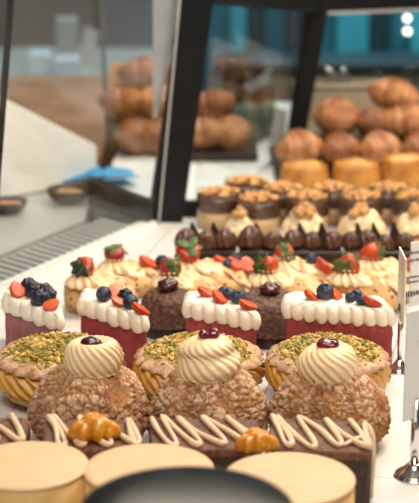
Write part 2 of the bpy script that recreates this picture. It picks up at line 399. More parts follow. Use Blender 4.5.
# leaning black corner post with lighter edge strip, aluminium profile beside it
solid_px('corner_post', [(146, 226), (182, 226), (216, -16), (182, -16)], 1.60, .012, M_frame, case)
solid_px('post_edge_strip', [(158, 223), (159.6, 223), (182.5, -16), (180, -16)], 1.597, .003, M_alu, case)
solid_px('aluminium_profile', [(153, 118), (158, 118), (183, -16), (153, -16)], 1.616, .006, M_alu, case)
a = P(150, 223); b = P(206, 223)
box('cross_rail', (a.x, 1.622, D), (.0005, 1.636, D + .016), M_frame, case)
hexa('reflected_rail', [P(88, 204), P(150, 225), P(152, 221), P(92, 200)], [P(88, 204, 0) + Vector((0, 0, .026)), P(150, 225) + Vector((0, 0, .024)), P(152, 221) + Vector((0, 0, .024)), P(92, 200) + Vector((0, 0, .026))], M_frame, case)  # reflection of the cross rail in the pane, built as a solid bar
solid_px('middle_post', [(284, 158), (302, 158), (333, -16), (309, -16)], 1.925, .014, M_frame, case)
# top rails
t0 = Q(205, -6, 1.605); t1 = Q(322, 6, 1.925)
def beam(name, a, b, h, th, m):
    u = Vector((0, 0, h)); w = Vector((0, th, 0))
    return hexa(name, [a, b, b + w, a + w], [a + u, b + u, b + u + w, a + u + w], m, case)
beam('top_rail', Q(205, 4, 1.61), Q(322, 13, 1.927), .03, .02, M_frame)
beam('top_rail', Q(316, 13, 1.93), Q(470, 7, 2.02), .03, .02, M_frame)
beam('rail_edge', Q(316, 15, 1.927), Q(470, 9, 2.017), .003, .02, M_alu)
# side glass between the two posts
a0, a1 = Q(190, 220, 1.622), Q(286, 157, 1.93); b0, b1 = Q(214, 0, 1.622), Q(309, 10, 1.93)
w = Vector((.004, -.002, 0)); hexa('side_glass', [a0, a1, a1 + w, a0 + w], [b0, b1, b1 + w, b0 + w], M_glass, case)
g0, g1 = Q(300, 150, 1.95), Q(470, 150, 2.32)

# ================================================================ FRONT DISCS
DISC = [((27, 464), 'round cake with flat beige top at the left edge of the front row'),
        ((149, 468), 'round flat-topped beige cake behind the glossy black lid, middle of the front row'),
        ((289, 477), 'round flat-topped beige cake before the rightmost drizzled brownie')]
for i, ((x, y), lab) in enumerate(DISC):
    p = P(x, y, .05); t = thing('mousse_cake', lab, 'cake', (p.x, p.y, D), 0, 'round beige cakes in front')
    r = .0372 if i else .0352
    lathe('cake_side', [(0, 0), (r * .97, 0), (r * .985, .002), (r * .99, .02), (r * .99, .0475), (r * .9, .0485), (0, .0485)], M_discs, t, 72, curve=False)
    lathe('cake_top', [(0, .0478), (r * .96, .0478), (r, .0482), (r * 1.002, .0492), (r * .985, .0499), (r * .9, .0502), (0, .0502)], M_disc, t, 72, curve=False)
# glossy black canister with domed lid, nearest the camera
p = P(187, 507, .10); t = thing('canister', 'glossy black round lid of a canister, nearest the camera at the bottom', 'canister', (p.x, p.y, D))
r = .0515
lathe('canister_body', [(0, 0), (r * .9, 0), (r * .93, .004), (r * .93, .084), (0, .084)], M_blackpl, t, 72, curve=False)
lathe('lid', [(0, .083), (r * .98, .083), (r, .086), (r, .094), (r * .985, .0975), (r * .96, .0995), (r * .9, .1006), (r * .6, .102), (r * .3, .1028), (0, .103)], M_blackpl, t, 96, curve=False)

# ================================================================ BROWNIES
BZ = .040
def brownie(x0, x1, yc, dep, rz, lab, seed, over=False):
    rnd = random.Random(seed); w = x1 - x0
    t = thing('brownie', lab, 'brownie', ((x0 + x1) / 2, yc, D), R(rz), 'drizzled brownies')
    nx, ny, nzv = 30, 22, 14
    def side(n): return n
    # rounded box as displaced superellipsoid
    def fn(u, v):
        th = u * 2 * pi; ph = (v - .5) * pi
        def sp(x, e): return math.copysign(abs(x) ** e, x)
        x = sp(cos(ph), .16) * sp(cos(th), .16) * w / 2; y = sp(cos(ph), .16) * sp(sin(th), .16) * dep / 2; z = BZ / 2 + sp(sin(ph), .16) * BZ / 2
        p = Vector((x, y, z)); k = .0012 * noise.noise(p * 160 + Vector((seed, 0, 0)))
        d, _ = noise.voronoi(p * 300); k += .0008 * min(1, (d[1] - d[0]) * 2)
        p += p.normalized() * k; p.z = max(0, p.z); return p
    v, f = grid(120, 60, fn)
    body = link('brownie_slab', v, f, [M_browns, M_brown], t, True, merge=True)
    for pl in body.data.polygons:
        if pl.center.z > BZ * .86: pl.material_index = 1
    # drizzle: one zigzag of white chocolate across the top, spilling over the ends
    pts = []; pitch = .0150; n = int((w + .006) / pitch)
    for k in range(n + 1):
        xx = -w / 2 + .001 + k * pitch + rnd.uniform(-.0015, .0015); sh = rnd.uniform(.018, .026)
        b_ = (max(-w / 2 + .001, xx - sh * .5), dep * rnd.uniform(.38, .47), BZ + .0017); f_ = (min(w / 2 - .001, xx + sh * .5), -dep * rnd.uniform(.36, .47), BZ + .0017)
        m_ = ((b_[0] + f_[0]) / 2 + rnd.uniform(-.0015, .0015), rnd.uniform(-.004, .004), BZ + .0019)
        pts += [b_, m_, f_]
        if k < n: pts.append((f_[0] + .0035, f_[1] + .004, BZ + .0017))
    if over:
        pts += [(w / 2 - .004, .016, BZ + .0016), (w / 2 + .0012, .013, BZ - .006), (w / 2 + .0014, .010, .006)]
    c = catmull(pts, len(pts) * 7)
    tube('drizzle', c, lambda q: .0018 + .0003 * sin(q * 60), M_driz, t, 8)
    if over:
        c = catmull([(w / 2 - .016, -.02, BZ + .0015), (w / 2 - .005, -.006, BZ + .0015), (w / 2 + .0012, -.004, BZ - .006), (w / 2 + .0014, -.006, .002)], 20)
        tube('drizzle', c, .0013, M_driz, t, 8)
    return t
brownie(-.176, -.113, .925, .05, 2, 'chocolate brownie with white drizzle at the left edge, behind the leftmost beige cake', 3)
brownie(-.1035, -.043, .922, .05, -2, 'white-drizzled brownie in front of the leftmost sugared cream puff', 5)
brownie(-.037, .0315, .922, .052, 1, 'white-drizzled brownie in front of the middle sugared cream puff', 8)
brownie(.036, .099, .920, .052, -6, 'white-drizzled brownie at the right end, drizzle running down its end face', 11, True)
def physalis(px, py, z, s, lab, seed):
    p = P(px, py, z); t = thing('candied_fruit', lab, 'fruit', p, 0, 'candied orange fruits')
    def mod(th, u, r, zz): return r * (1 + .16 * cos(5 * th + seed)), zz
    for (ox, oy, k, oz) in ((0, 0, 1, 0), (-.85, -.25, .85, 0), (.7, .1, .72, 0), (-.3, .55, .75, s * .35)):
        lathe('fruit_lobe', [(0, 0), (s * k * .7, .0), (s * k, s * k * .55), (s * k * .85, s * k * 1.1), (s * k * .4, s * k * 1.4), (0, s * k * 1.34)], M_physalis, t, 50, 18, mod=mod, loc=(ox * s, oy * s, oz))
physalis(97, 438, BZ + .001, .0098, 'golden orange lumpy fruit on the drizzled brownie, between two beige cakes', 1)
physalis(259, 449, BZ + .001, .0080, 'small golden orange fruit behind the right-hand beige cake', 2)

# ================================================================ CHOUX
def choux(px, Yc, x_r, Hh, lab, seed, kind):
    x = (px - 209.5) / F * 1.072
    t = thing('cream_puff', lab, 'cream puff', (x, Yc, D), 0, 'sugar-dusted cream puffs')
    rnd = random.Random(seed); off = Vector((seed * 2.3, seed, 0)); att = []; zc = .018
    nu, nv = 320, 140
    def fn(u, v):
        th = u * 2 * pi; ph = (v - .5) * pi
        r = x_r * max(0, cos(ph)) ** .82
        z = zc + ((Hh - zc) * sin(ph) if ph > 0 else zc * sin(ph))
        p = Vector((r * cos(th), r * sin(th), z)); n = Vector((cos(ph) * cos(th), cos(ph) * sin(th), sin(ph)))
        w1 = Vector((noise.noise(p * 130 + off), noise.noise(p * 130 + off + Vector((9, 0, 0))), noise.noise(p * 130 + off + Vector((0, 9, 0))))) * .0034
        w2 = Vector((noise.noise(p * 480 + off), noise.noise(p * 480 + off + Vector((5, 0, 0))), noise.noise(p * 480 + off + Vector((0, 5, 0))))) * .0011
        d, c = noise.voronoi((p + w1 + w2) * 155 + off)
        cid = noise.noise(c[0] * 7.31)                                   # one height per sugar plate
        e = max(0., min(1., ((d[1] - d[0]) - .03) * 5.0)); e = e * e * (3 - 2 * e)
        d2_, _ = noise.voronoi((p + w2) * 380 + off); e2 = min(1., (d2_[1] - d2_[0]) * 3)
        big = noise.noise(p * 45 + off)
        patch = noise.noise(p * 34 + off * 2)
        crack = 1 if patch > -.24 else max(0, 1 + (patch + .24) * 6)      # a few smooth bare spots
        h = (.0016 + .0011 * cid) * e * crack + .0007 * e2 * crack + .0028 * big + .0011 * noise.noise(p * 620)
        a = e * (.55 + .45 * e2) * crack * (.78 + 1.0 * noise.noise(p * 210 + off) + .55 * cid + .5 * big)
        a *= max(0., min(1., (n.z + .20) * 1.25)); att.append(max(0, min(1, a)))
        p = p + n * h
        p.z = max(p.z, 0)
        return p
    v, f = grid(nu, nv, fn)
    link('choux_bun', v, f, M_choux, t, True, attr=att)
    top = Hh + .0005
    if kind == 0:      # squat dimpled swirl
        r = .0172; n = 20; tw = 7.5; rib = .028
        prof = [(0, 0), (r * .92, 0), (r * 1.03, .0025), (r * 1.10, .007), (r * 1.09, .0125), (r * 1.02, .0170), (r * .88, .0205), (r * .68, .0218), (r * .48, .0206), (r * .33, .0188), (r * .2, .0181), (0, .018)]
        sp = lambda th, u: 0; loc = (.003, 0, top - .004)
        cherry(t, (.0025, -.003, top + .0165), .0074, .006, .0048, seed, name='dark_cherry')
    elif kind == 1:    # two tiers
        r = .0200; n = 18; tw = 7; rib = .024
        prof = [(0, 0), (r * .90, 0), (r * 1.0, .0025), (r * 1.05, .007), (r * 1.03, .0115), (r * .96, .0148), (r * .92, .0168), (r * .90, .0195), (r * .80, .0225), (r * .62, .0252), (r * .40, .0266), (r * .2, .0266), (0, .0264)]
        sp = lambda th, u: .055 * cos(2 * pi * 2.05 * u - th + 2.2); loc = (0, 0, top - .004)
        cherry(t, (-.003, -.003, top + .0242), .0042, .004, .0038, seed, M_jam, 'jam_berry'); cherry(t, (.0035, -.002, top + .0248), .0042, .004, .0038, seed + 1, M_jam, 'jam_berry')
    else:              # one and a half tiers
        r = .0190; n = 17; tw = 7.5; rib = .028
        prof = [(0, 0), (r * .90, 0), (r * 1.0, .0025), (r * 1.05, .008), (r * 1.02, .0135), (r * .93, .0172), (r * .80, .0204), (r * .62, .0226), (r * .40, .0236), (r * .2, .0232), (0, .023)]
        sp = lambda th, u: .04 * cos(2 * pi * 1.3 * u - th + .4); loc = (-.001, 0, top - .004)
        cherry(t, (-.002, -.003, top + .0205), .0076, .006, .0042, seed, M_jam, 'jam_berry')
    def mod(th, u, rr, z):
        k = max(0, min(1, (1 - u) * 3.2)) * min(1, u * 6)
        w_ = cos(n * th + 2 * pi * tw * u); w_ = math.copysign(abs(w_) ** .75, w_)
        return rr * (1 + k * (sp(th, u) + rib * w_)), z + k * .0006 * cos(th + 1)
    lathe('cream_swirl', prof, M_cream, t, n * 14, 90, mod=mod, loc=loc)
    return t
choux(90, 1.003, .0385, .0545, 'sugar-dusted cream puff with squat dimpled swirl, leftmost of the three', 2, 0)
choux(208, 1.003, .0390, .0525, 'sugar-dusted cream puff with two-tier swirl, middle of the three', 6, 1)
choux(329, 1.003, .0395, .0500, 'sugar-dusted cream puff with one dark jam blob, rightmost of the three', 13, 2)

# ================================================================ PISTACHIO RINGS
def ring_cake(px, Yc, r, lab, seed, pale):
    x = (px - 209.5) / F * 1.155; rnd = random.Random(seed)
    t = thing('pistachio_puff', lab, 'pastry', (x, Yc, D), rnd.uniform(0, 6), 'pistachio-topped split puffs')
    blob('bun_base', r * .94, r * .94, .013, M_bun, t, 80, 24, amp=.0018, fs=90, pos=(0, 0, .012), seed=seed, flat=-.012)
    def mod(th, u, rr, z):
        k = min(1, u * 5) * min(1, (1 - u) * 5)
        return rr * (1 + k * .06 * (1 - 2 * abs(sin(.5 * (26 * th + 30 * u))))) , z
    lathe('cream_filling', [(0, .012), (r * .8, .012), (r * .96, .0150), (r * 1.0, .0225), (r * .98, .0290), (r * .8, .0315), (0, .032)], M_ring, t, 360, 30, mod=mod)
    def mod2(th, u, rr, z):
        k = min(1, u * 5) * min(1, (1 - u) * 2)
        return rr * (1 + k * .03 * cos(26 * th + 3 * sin(th)) + .02 * noise.noise(Vector((rr * cos(th), rr * sin(th), z)) * 90)), z + .0014 * noise.noise(Vector((rr * cos(th) + seed, rr * sin(th), z)) * 70)
    topz = .038
    lathe('split_top', [(0, .029), (r * .75, .029), (r * .98, .0305), (r * 1.0, .0325), (r * .92, .0352), (r * .72, .0378), (r * .45, topz + .0005), (r * .2, topz - .002), (0, topz - .003)], M_shell, t, 200, 36, mod=mod2)
    spots = []
    for k in range(1050):
        a = rnd.uniform(0, 2 * pi); q = sqrt(rnd.uniform(.0, .86)); rr = r * q * .98
        zz = topz + .001 if q < .5 else topz + .001 - .0095 * ((q - .5) / .48) ** 1.8
        s0 = rnd.uniform(.0013, .0027)
        spots.append(((rr * cos(a), rr * sin(a), zz + rnd.uniform(-.0002, .0026)), (s0 * 1.25, s0 * .9, s0 * .75), rnd.choices([0, 1, 2], [5, 3, pale])[0]))
    c = chunks('chopped_nuts', spots, [M_pist, M_pist2, M_nut], t, rnd); c['kind'] = 'stuff'
    return t
ring_cake(60, 1.088, .0455, 'pistachio-topped split puff with orange cream showing, leftmost of the three', 21, 3)
ring_cake(199, 1.088, .0455, 'pistachio-topped split puff behind the middle cream puff', 22, 5)
ring_cake(327, 1.087, .0435, 'pistachio-topped split puff behind the rightmost cream puff', 23, 4)

# ================================================================ CAKE SLICES
def poly_resample(pts, step):
    out = []; n = len(pts)
    for i in range(n):
        a = Vector(pts[i]); b = Vector(pts[(i + 1) % n]); L = (b - a).length; k = max(1, round(L / step))
        for j in range(k): out.append(a + (b - a) * j / k)
    return out
def round_poly(pts, r, seg=5):
    out = []; n = len(pts)
    for i in range(n):
        p = Vector(pts[i]); a = (Vector(pts[i - 1]) - p).normalized(); b = (Vector(pts[(i + 1) % n]) - p).normalized()
        for k in range(seg + 1):
            u = k / seg; q = (p + a * r) * (1 - u) ** 2 + p * 2 * u * (1 - u) + (p + b * r) * u * u
            out.append((q.x, q.y))
    return out
def stacked(name, loops, m, parent, fan=True):
    n = len(loops[0]); vs = [p for lp in loops for p in lp]; fs = []
    for j in range(len(loops) - 1):
        for i in range(n): fs.append((j * n + i, j * n + (i + 1) % n, (j + 1) * n + (i + 1) % n, (j + 1) * n + i))
    fs.append(tuple(range(n - 1, -1, -1))); fs.append(tuple((len(loops) - 1) * n + i for i in range(n)))
    return link(name, vs, fs, m, parent, True)
def slice_cake(l, r, Hr, dl, dr, lab, seed, m, lobes, toppings, sl=.002, sr=-.006):
    """l, r: world ends of the front face at deck level; dl, dr: depth at either end"""
    rnd = random.Random(seed); dv = r - l; L = Vector((dv.x, dv.y)).length; rz = atan2(dv.y, dv.x)
    t = thing('mousse_slice', lab, 'cake slice', (l.x, l.y, D), rz, 'red mousse cake slices')
    iv = Matrix.Rotation(-rz, 2)
    bl = iv @ Vector((sl, dl)); brr = Vector((L, 0)) + iv @ Vector((sr, dr))
    pts = round_poly([(0, 0), (L, 0), (brr.x, brr.y), (bl.x, bl.y)], .003)
    o = poly_resample(pts, .0012)
    loops = []
    for j in range(16):
        z = Hr * j / 15
        loops.append([(p.x + .0009 * noise.noise(Vector((p.x, p.y, z)) * 220 + Vector((seed, 0, 0))), p.y + .0009 * noise.noise(Vector((p.x, p.y, z)) * 220 + Vector((0, seed, 4))), z) for p in o])
    stacked('mousse_body', loops, m, t)
    # cream cap with piped lobes
    cx = sum(p.x for p in o) / len(o); cy = sum(p.y for p in o) / len(o)
    op = poly_resample(round_poly([(-.0005, -.0005), (L + .0005, -.0005), (brr.x, brr.y + .0005), (bl.x, bl.y + .0005)], .006, 7), .0007)
    n = len(op); loops = []; per = [0]
    for i in range(n): per.append(per[-1] + (op[(i + 1) % n] - op[i]).length)
    tot = per[-1]; K = max(8, round(tot / (L / lobes)))
    lr = [rnd.uniform(.6, 1.3) for _ in range(K + 1)]
    prof = [(-.0008, -.0002), (.0, .0006), (.0018, .0014), (.0045, .0016), (.007, .0010), (.0090, -.0004), (.0103, -.0022), (.0108, -.0045), (.0107, -.0070), (.0104, -.009)]
    prof = catmull(prof, 22)
    for j, (z, of) in enumerate(prof):
        lp = []; u = j / (len(prof) - 1)
        for i, p in enumerate(op):
            nx = (op[(i + 1) % n] - op[i - 1]).normalized(); nrm = Vector((nx.y, -nx.x))
            s = per[i] / tot * K + .35 * u; k = int(s) % K; ph = s - int(s)
            lob = abs(sin(pi * ph)) ** .55
            amp = .0034 * lr[k]
            inward = Vector((cx, cy)) - p; inner = min(1, max(0, (-of) / inward.length)) if of < 0 else 0
            q = p + nrm * (max(of, 0) + amp * (lob - .45) * (1 - .85 * max(0, u - .55) / .45)) + inward * inner
            zz = Hr + z + (-.0022 * lob * lr[k] * max(0, 1 - u * 2.2)) + .0012 * (lob - .5) * (u > .5) * (1 - u) * 2 + .0007 * noise.noise(Vector((q.x, q.y, seed)) * 130)
            lp.append((q.x, q.y, zz))
        loops.append(lp)
    # close over the top with a low mound
    for sc, dz in ((.75, .0006), (.5, .001), (.25, .0013), (.05, .0014)):
        lp = []
        for (x, y, z) in loops[22]:
            lp.append((cx + (x - cx) * sc, cy + (y - cy) * sc, Hr + .0104 + dz + (z - Hr - .0104) * sc))
        loops.append(lp)
    stacked('whipped_cream', loops, M_white, t)
    zt = Hr + .0108
    for (kind, fx, fy, s, rot) in toppings:
        bq = bl + (brr - bl) * fx; pos = (L * fx + (bq.x - L * fx) * fy, bq.y * fy, zt + s * .55)
        if kind == 's': half_berry(t, pos, s * 1.06, rotm(rot[0] * .62, rot[1], rot[2] + 20), name='strawberry_piece')
        elif kind == 'b': blueberry(t, (pos[0], pos[1], zt + s * .85), s, M_blue, rot[:2])
        elif kind == 'k': blob('blackberry', s, s, s, M_black, t, 30, 18, pos=(pos[0], pos[1], zt + s * .85), lump=s * .25, lf=1.6 / s, seed=len(toppings))
        elif kind == 'r': blob('raspberry', s, s, s, M_straw, t, 30, 18, pos=(pos[0], pos[1], zt + s * .85), lump=s * .2, lf=1.6 / s, seed=3)
    return t
def face(px0, py0, px1, py1, z): return P(px0, py0, z), P(px1, py1, z)
l, r = face(4, 309, 62, 329, .036)
slice_cake(l, r, .036, .036, .034, 'pinkish red mousse slice at the left edge topped with dark berries', 31, M_velvet2, 5,
    [('s', .22, .35, .0078, (50, 10, 60)), ('k', .50, .60, .0062, (0, 0, 0)), ('k', .62, .22, .0062, (0, 0, 0)), ('k', .40, .85, .0058, (0, 0, 0)), ('k', .80, .72, .0056, (0, 0, 0)), ('k', .72, .95, .0056, (0, 0, 0)), ('r', .62, .95, .0052, (0, 0, 0)), ('s', .84, .22, .006, (40, 20, -20))])
l, r = face(80, 312, 147, 331, .036)
slice_cake(l, r, .036, .033, .034, 'deep red mousse slice left of the smaller chocolate cake, between two puffs', 32, M_velvet, 6,
    [('b', .36, .35, .0062, (60, 20, 0)), ('s', .52, .75, .007, (70, 0, 40)), ('s', .60, .30, .006, (30, 0, 80)), ('k', .72, .78, .0052, (0, 0, 0)), ('b', .78, .34, .0060, (40, -20, 0)), ('s', .93, .18, .0068, (60, 0, 120))])
l, r = face(186, 314, 257, 327, .036)
slice_cake(l, r, .036, .028, .034, 'red mousse slice topped with strawberry pieces, between the two chocolate cakes', 33, M_velvet, 6,
    [('s', .30, .70, .0068, (40, 0, 90)), ('s', .50, .42, .0072, (50, 20, 60)), ('b', .66, .75, .0052, (50, 0, 0)), ('b', .78, .55, .0058, (30, 30, 0)), ('b', .58, .90, .0046, (30, 0, 0)), ('s', .90, .22, .0066, (40, 0, 100))])
l, r = face(286, 315, 394, 324, .043)
slice_cake(l, r, .043, .027, .036, 'widest red mousse slice, right of the larger chocolate cake beside a card holder', 34, M_velvet, 9,
    [('s', .25, .35, .0060, (60, 0, 80)), ('b', .38, .45, .0068, (30, 10, 0)), ('s', .50, .55, .0060, (70, 0, 60)), ('b', .62, .35, .0042, (30, 10, 0)), ('b', .70, .55, .0046, (60, 10, 0)), ('b', .72, .22, .0046, (30, -20, 0)), ('s', .82, .22, .0070, (50, 0, 100))])

# ================================================================ CHOCOLATE CAKES
def choc_cake(px, Yc, r, h, lab, seed):
    x = (px - 209.5) / F * (Yc + .055)
    t = thing('chocolate_cake', lab, 'cake', (x, Yc, D), 0, 'small chocolate cakes')
    lathe('dark_base', [(0, 0), (r * .97, 0), (r * .99, .0008), (r * .99, .0085), (r * .9, .0095), (0, .0095)], M_dark, t, 60, curve=False)
    def f2(p, th, ph): return Vector((p.x, p.y, p.z))
    def fn(u, v):
        th = u * 2 * pi; k = catmull([(0, .009), (r * .98, .009), (r * 1.03, .012), (r * 1.04, h * .55), (r * .97, h * .82), (r * .72, h * .96), (r * .3, h), (0, h)], 60)[round(v * 60)]
        p = Vector((max(k[0], 0) * cos(th), max(k[0], 0) * sin(th), k[1])); n = Vector((cos(th), sin(th), .6)).normalized()
        d, _ = noise.voronoi(Vector((p.x * 230, p.y * 230, p.z * 520)) + Vector((seed, 0, 0)))
        p += n * (.0015 * min(1, (d[1] - d[0]) * 2) + .0012 * noise.noise(p * 200)) * min(1, v * 8) * (1 if k[0] > 1e-5 else 0)
        return p
    v, f = grid(150, 60, fn); link('chocolate_body', v, f, M_choc, t, True, merge=True)
    cherry(t, (0, 0, h + .0042), .0088, .0075, .0058, seed, M_cherry, 'dark_cherry')
choc_cake(168, 1.238, .0205, .036, 'small grated chocolate cake with cherry, left of the red slice with strawberries', 41)
choc_cake(270, 1.222, .0265, .038, 'larger grated chocolate cake with cherry, left of the widest red slice', 42)

# ================================================================ CREAM PASTRIES WITH STRAWBERRIES
def pastry(px, py, lab, seed, berry, garnish=None, w=.032, rx=-.012, bx=0):
    p = P(px, py); rnd = random.Random(seed)
    t = thing('strawberry_pastry', lab, 'pastry', (p.x, p.y, D), 0, 'strawberry cream pastries')
    hs = 1.0 if py > 300 else .76
    # lower shell: open pouch, wider to the right
    def f2(q, th, ph):
        q = Vector(q); q.z += .0022 * sin(q.x * 240 + q.z * 200 + seed); q.y *= 1 + .25 * (q.x / w); q.z *= 1 - .18 * (q.x / w)
        q += Vector((0, 0, 0)) ; return q
    o = blob('pastry_shell', w * 1.04, .026, .0175 * hs, M_past, t, 64, 30, amp=.0035, fs=70, pos=(.002, 0, .0135 * hs), seed=seed, fn2=f2, flat=-.0135 * hs)
    # cream layer showing under the fold
    blob('cream_filling', w * .70, .019, .0060, M_rose, t, 48, 20, amp=.002, fs=120, pos=(.001, -.001, .0255 * hs), seed=seed + 3, rot=rotm(0, 8, 0))
    # folded top sheet: curved thick sheet sloping down to the right
    for lay in range(2):
        ea = []
        def sh(u, v):
            a = -1.15 + 2.3 * u; q = v
            ruff = .0032 * sin(13 * u + seed * 1.7 + lay * 2) * q * q
            x = -.009 + (w + .0125 - .003 * lay) * q * cos(.35 * (u - .5)) + ruff; y = (.010 + .017 * q) * a * .9 + .002 + .003 * lay
            z = (.0315 + .0048 - .006 * lay - .006 * a * a - (.016 - .004 * lay) * q * q) * hs + .0020 * sin(8 * u + 5 * q + seed + lay) * q + .0013 * sin(17 * q + seed) + .0018 * noise.noise(Vector((x * 90, y * 90, seed + lay)))
            ed = max(0, 1 - min(1 - v, u * 1.2, (1 - u) * 1.2) * 9); nb = noise.noise(Vector((x * 160, y * 160, seed)))
            ea.append(max(0., min(1., ed * (.75 + .8 * nb) + max(0, nb - .22) * 3.0)))
            return Vector((x, y, z))
        v, f = grid(40, 30, sh, wrap=False)
        s = link('folded_sheet', v, f, M_sheet, t, True, attr=ea); so = s.modifiers.new('thickness', 'SOLIDIFY'); so.thickness = .0024; so.offset = -1
    zr = .0235 if py > 300 else .0185
    rosette('cream_rosette', t, (rx, -.007, zr + .0015), .0145, .0125, 11, M_rose, 1.0, .20, .55, 30)
    bs, rot, dk, ld = berry; bs *= 1.03
    strawberry(t, (rx + bx, -.005, zr + .0130 + .25 * bs), bs, rotm(*rot), dk, ld, seed=seed)
    for g in (garnish or []):
        g = (g[0], (g[1][0], g[1][1] - .004, g[1][2] - .0105)) + tuple(g[2:])
        if g[0] == 's': half_berry(t, g[1], g[2], rotm(g[3][0] * .55, g[3][1], g[3][2]), seed)
        else: blueberry(t, g[1], g[2], M_blue, (30, 20))
    return t
pastry(97, 311, 'chocolate-chip cream pastry topped by strawberry with dark leaf, leftmost of the front four', 51, (.0094, (35, -50, 20), False, True), w=.030, rx=-.009)
pastry(183, 311, 'cream pastry with dark ripe strawberry, just behind the smaller chocolate cake', 52, (.0092, (70, 0, 15), True, False), w=.030, rx=-.011)
pastry(284, 309, 'cream pastry whose strawberry lies sideways, just behind the larger chocolate cake', 53, (.0092, (20, -75, 20), False, False), w=.030, rx=-.014)
pastry(366, 308, 'cream pastry with leaf-end-forward strawberry, directly behind the widest red slice', 54, (.0102, (80, 0, -15), False, False), w=.033, rx=-.016)
pastry(134, 291, 'cream pastry with upright leafy dark strawberry, back row, nearest the vent', 55, (.0090, (12, 0, 0), True, False),
    [('s', (.013, .004, .0375), .0085, (55, 0, 80)), ('b', (.025, .006, .037), .0062)], w=.031, rx=-.016)
pastry(212, 290, 'cream pastry with orange-red strawberry in front of the leftmost chocolate tart', 56, (.0110, (38, 0, 10), False, False),
    [('s', (.010, .010, .0355), .0085, (50, 0, 90)), ('s', (.021, .004, .035), .0090, (40, 10, 40)), ('s', (.031, .004, .034), .0085, (50, 0, 10)), ('b', (.014, .002, .0355), .0048), ('b', (.022, .014, .037), .0055)], w=.030, rx=-.021)
pastry(303, 289, 'cream pastry with small leafy strawberry and red half, in the back row centre', 57, (.0085, (55, 0, 30), False, False),
    [('s', (.020, -.004, .0345), .0100, (70, 0, 100)), ('b', (.008, .004, .0375), .0062)], w=.029, rx=-.018)
pastry(384, 289, 'cream pastry with bright red strawberry behind the thin edge-on price card', 58, (.0100, (35, 75, 10), False, False),
    [('s', (.026, -.006, .034), .0095, (70, 0, 60)), ('s', (.030, .006, .037), .0088, (50, 0, 110))], w=.032, rx=-.012)

# ================================================================ CHOCOLATE TARTS
def choc_tart(px0, px1, py, lab, seed, n, fins=True):
    p0, p1 = P(px0, py), P(px1, py); w = (p1 - p0).length; rnd = random.Random(seed)
    t = thing('chocolate_tart', lab, 'tart', ((p0.x + p1.x) / 2, p0.y, D), 0, 'dark chocolate tarts')
    box('tart_base', (-w / 2 + .0005, -.015, 0), (w / 2 - .0005, .015, .0215), M_dark, t, .0015)
    for k in range(n):
        x = -w / 2 + w * (k + .5) / n
        def mod(th, u, rr, z): return rr * (1 + .11 * cos(8 * th + 5 * u)), z
        s = min(w / n * .54, .0100) * rnd.uniform(.82, 1.08)
        lathe('chocolate_swirl', [(0, 0), (s * .8, 0), (s, s * .4), (s * 1.0, s * .9), (s * .82, s * 1.45), (s * .45, s * 1.85), (s * .15, s * 2.02), (0, s * 2.05)], M_milk, t, 64, 20, mod=mod, loc=(x + rnd.uniform(-.0012, .0012), -.003 + rnd.uniform(-.003, .002), .0213)).rotation_euler = (rnd.uniform(-.2, .1), rnd.uniform(-.22, .22), rnd.uniform(0, 3))
        if fins and k < n - 1:
            xx = x + w / n * .5
            a = rnd.uniform(-30, -8); rot = rotm(0, a, rnd.uniform(-75, -40))
            v, f = boxv((-.0007, -.012, 0), (.0007, .010, .025))
            v = [Vector((q[0], q[1] * (1 - .93 * q[2] / .025), q[2])) for q in v]
            link('chocolate_fin', [rot @ q + Vector((xx, -.004, .021)) for q in v], f, M_dark, t, False)
choc_tart(176, 237, 270, 'dark chocolate tart with ridged swirls beside the black corner post', 61, 3)
choc_tart(238, 284, 270, 'dark chocolate tart with two round swirls, second from the left', 62, 2)
choc_tart(285, 342, 270, 'dark chocolate tart with three fins, third from the left', 63, 3)
choc_tart(343, 413, 270, 'dark chocolate tart with swirls nearest the right-hand cards', 64, 4)

# ================================================================ WALNUT CREAMS
def walnut(px, py, r, h, lab, seed):
    p = P(px, py); rnd = random.Random(seed)
    t = thing('walnut_cream', lab, 'dessert', (p.x, p.y, D), 0, 'cream desserts with walnuts')
    lathe('dessert_base', [(0, 0), (r * .8, 0), (r * .9, .001), (r * .9, .008), (0, .008)], M_bun, t, 40, curve=False)
    vs = []; fs = []
    for k in range(22):
        a = k * 2.4; q = sqrt(k / 22); z = .008 + (h - .014) * (1 - q) ** .8 + rnd.uniform(-.001, .001); s = r * rnd.uniform(.26, .40)
        c = Vector((q * r * .72 * cos(a), q * r * .72 * sin(a), z + s * .4))
        def fn(u, v):
            th = u * 2 * pi; ph = (v - .5) * pi; rr = s * cos(ph) ** .9 if cos(ph) > 0 else 0
            rr *= 1 + .10 * cos(6 * th + 2 * ph)
            zz = s * .95 * sin(ph) * (1 + .35 * max(0, sin(ph)))
            return c + Vector((rr * cos(th), rr * sin(th), max(zz, .0005 - c.z + .007)))
        v, f = grid(24, 12, fn); o = len(vs); vs += v; fs += [tuple(i + o for i in x) for x in f]
    link('cream_dollops', vs, fs, M_cream, t, True)
    for k in range(7):
        a = rnd.uniform(3.5, 6.0); q = rnd.uniform(.2, .5) * r if k else 0
        blob('walnut_piece', r * rnd.uniform(.20, .32), r * .2, r * .17, M_walnut, t, 20, 12, amp=r * .12, fs=500, pos=(q * cos(a), q * sin(a) - .002, h + .003 - .55 * q), seed=seed + k, rot=rotm(0, rnd.uniform(-30, 30), rnd.uniform(0, 180)))
walnut(240, 244, .0165, .033, 'walnut-topped cream dessert before the leftmost chocolate jars', 71)
walnut(304, 243, .0215, .035, 'walnut-topped cream dessert, second from left, behind the chocolate tarts', 72)
walnut(361, 243, .0230, .034, 'walnut-topped cream dessert, third from left, behind the chocolate tarts', 73)
walnut(414, 243, .0190, .034, 'walnut-topped cream dessert at the right edge behind the standing card', 74)

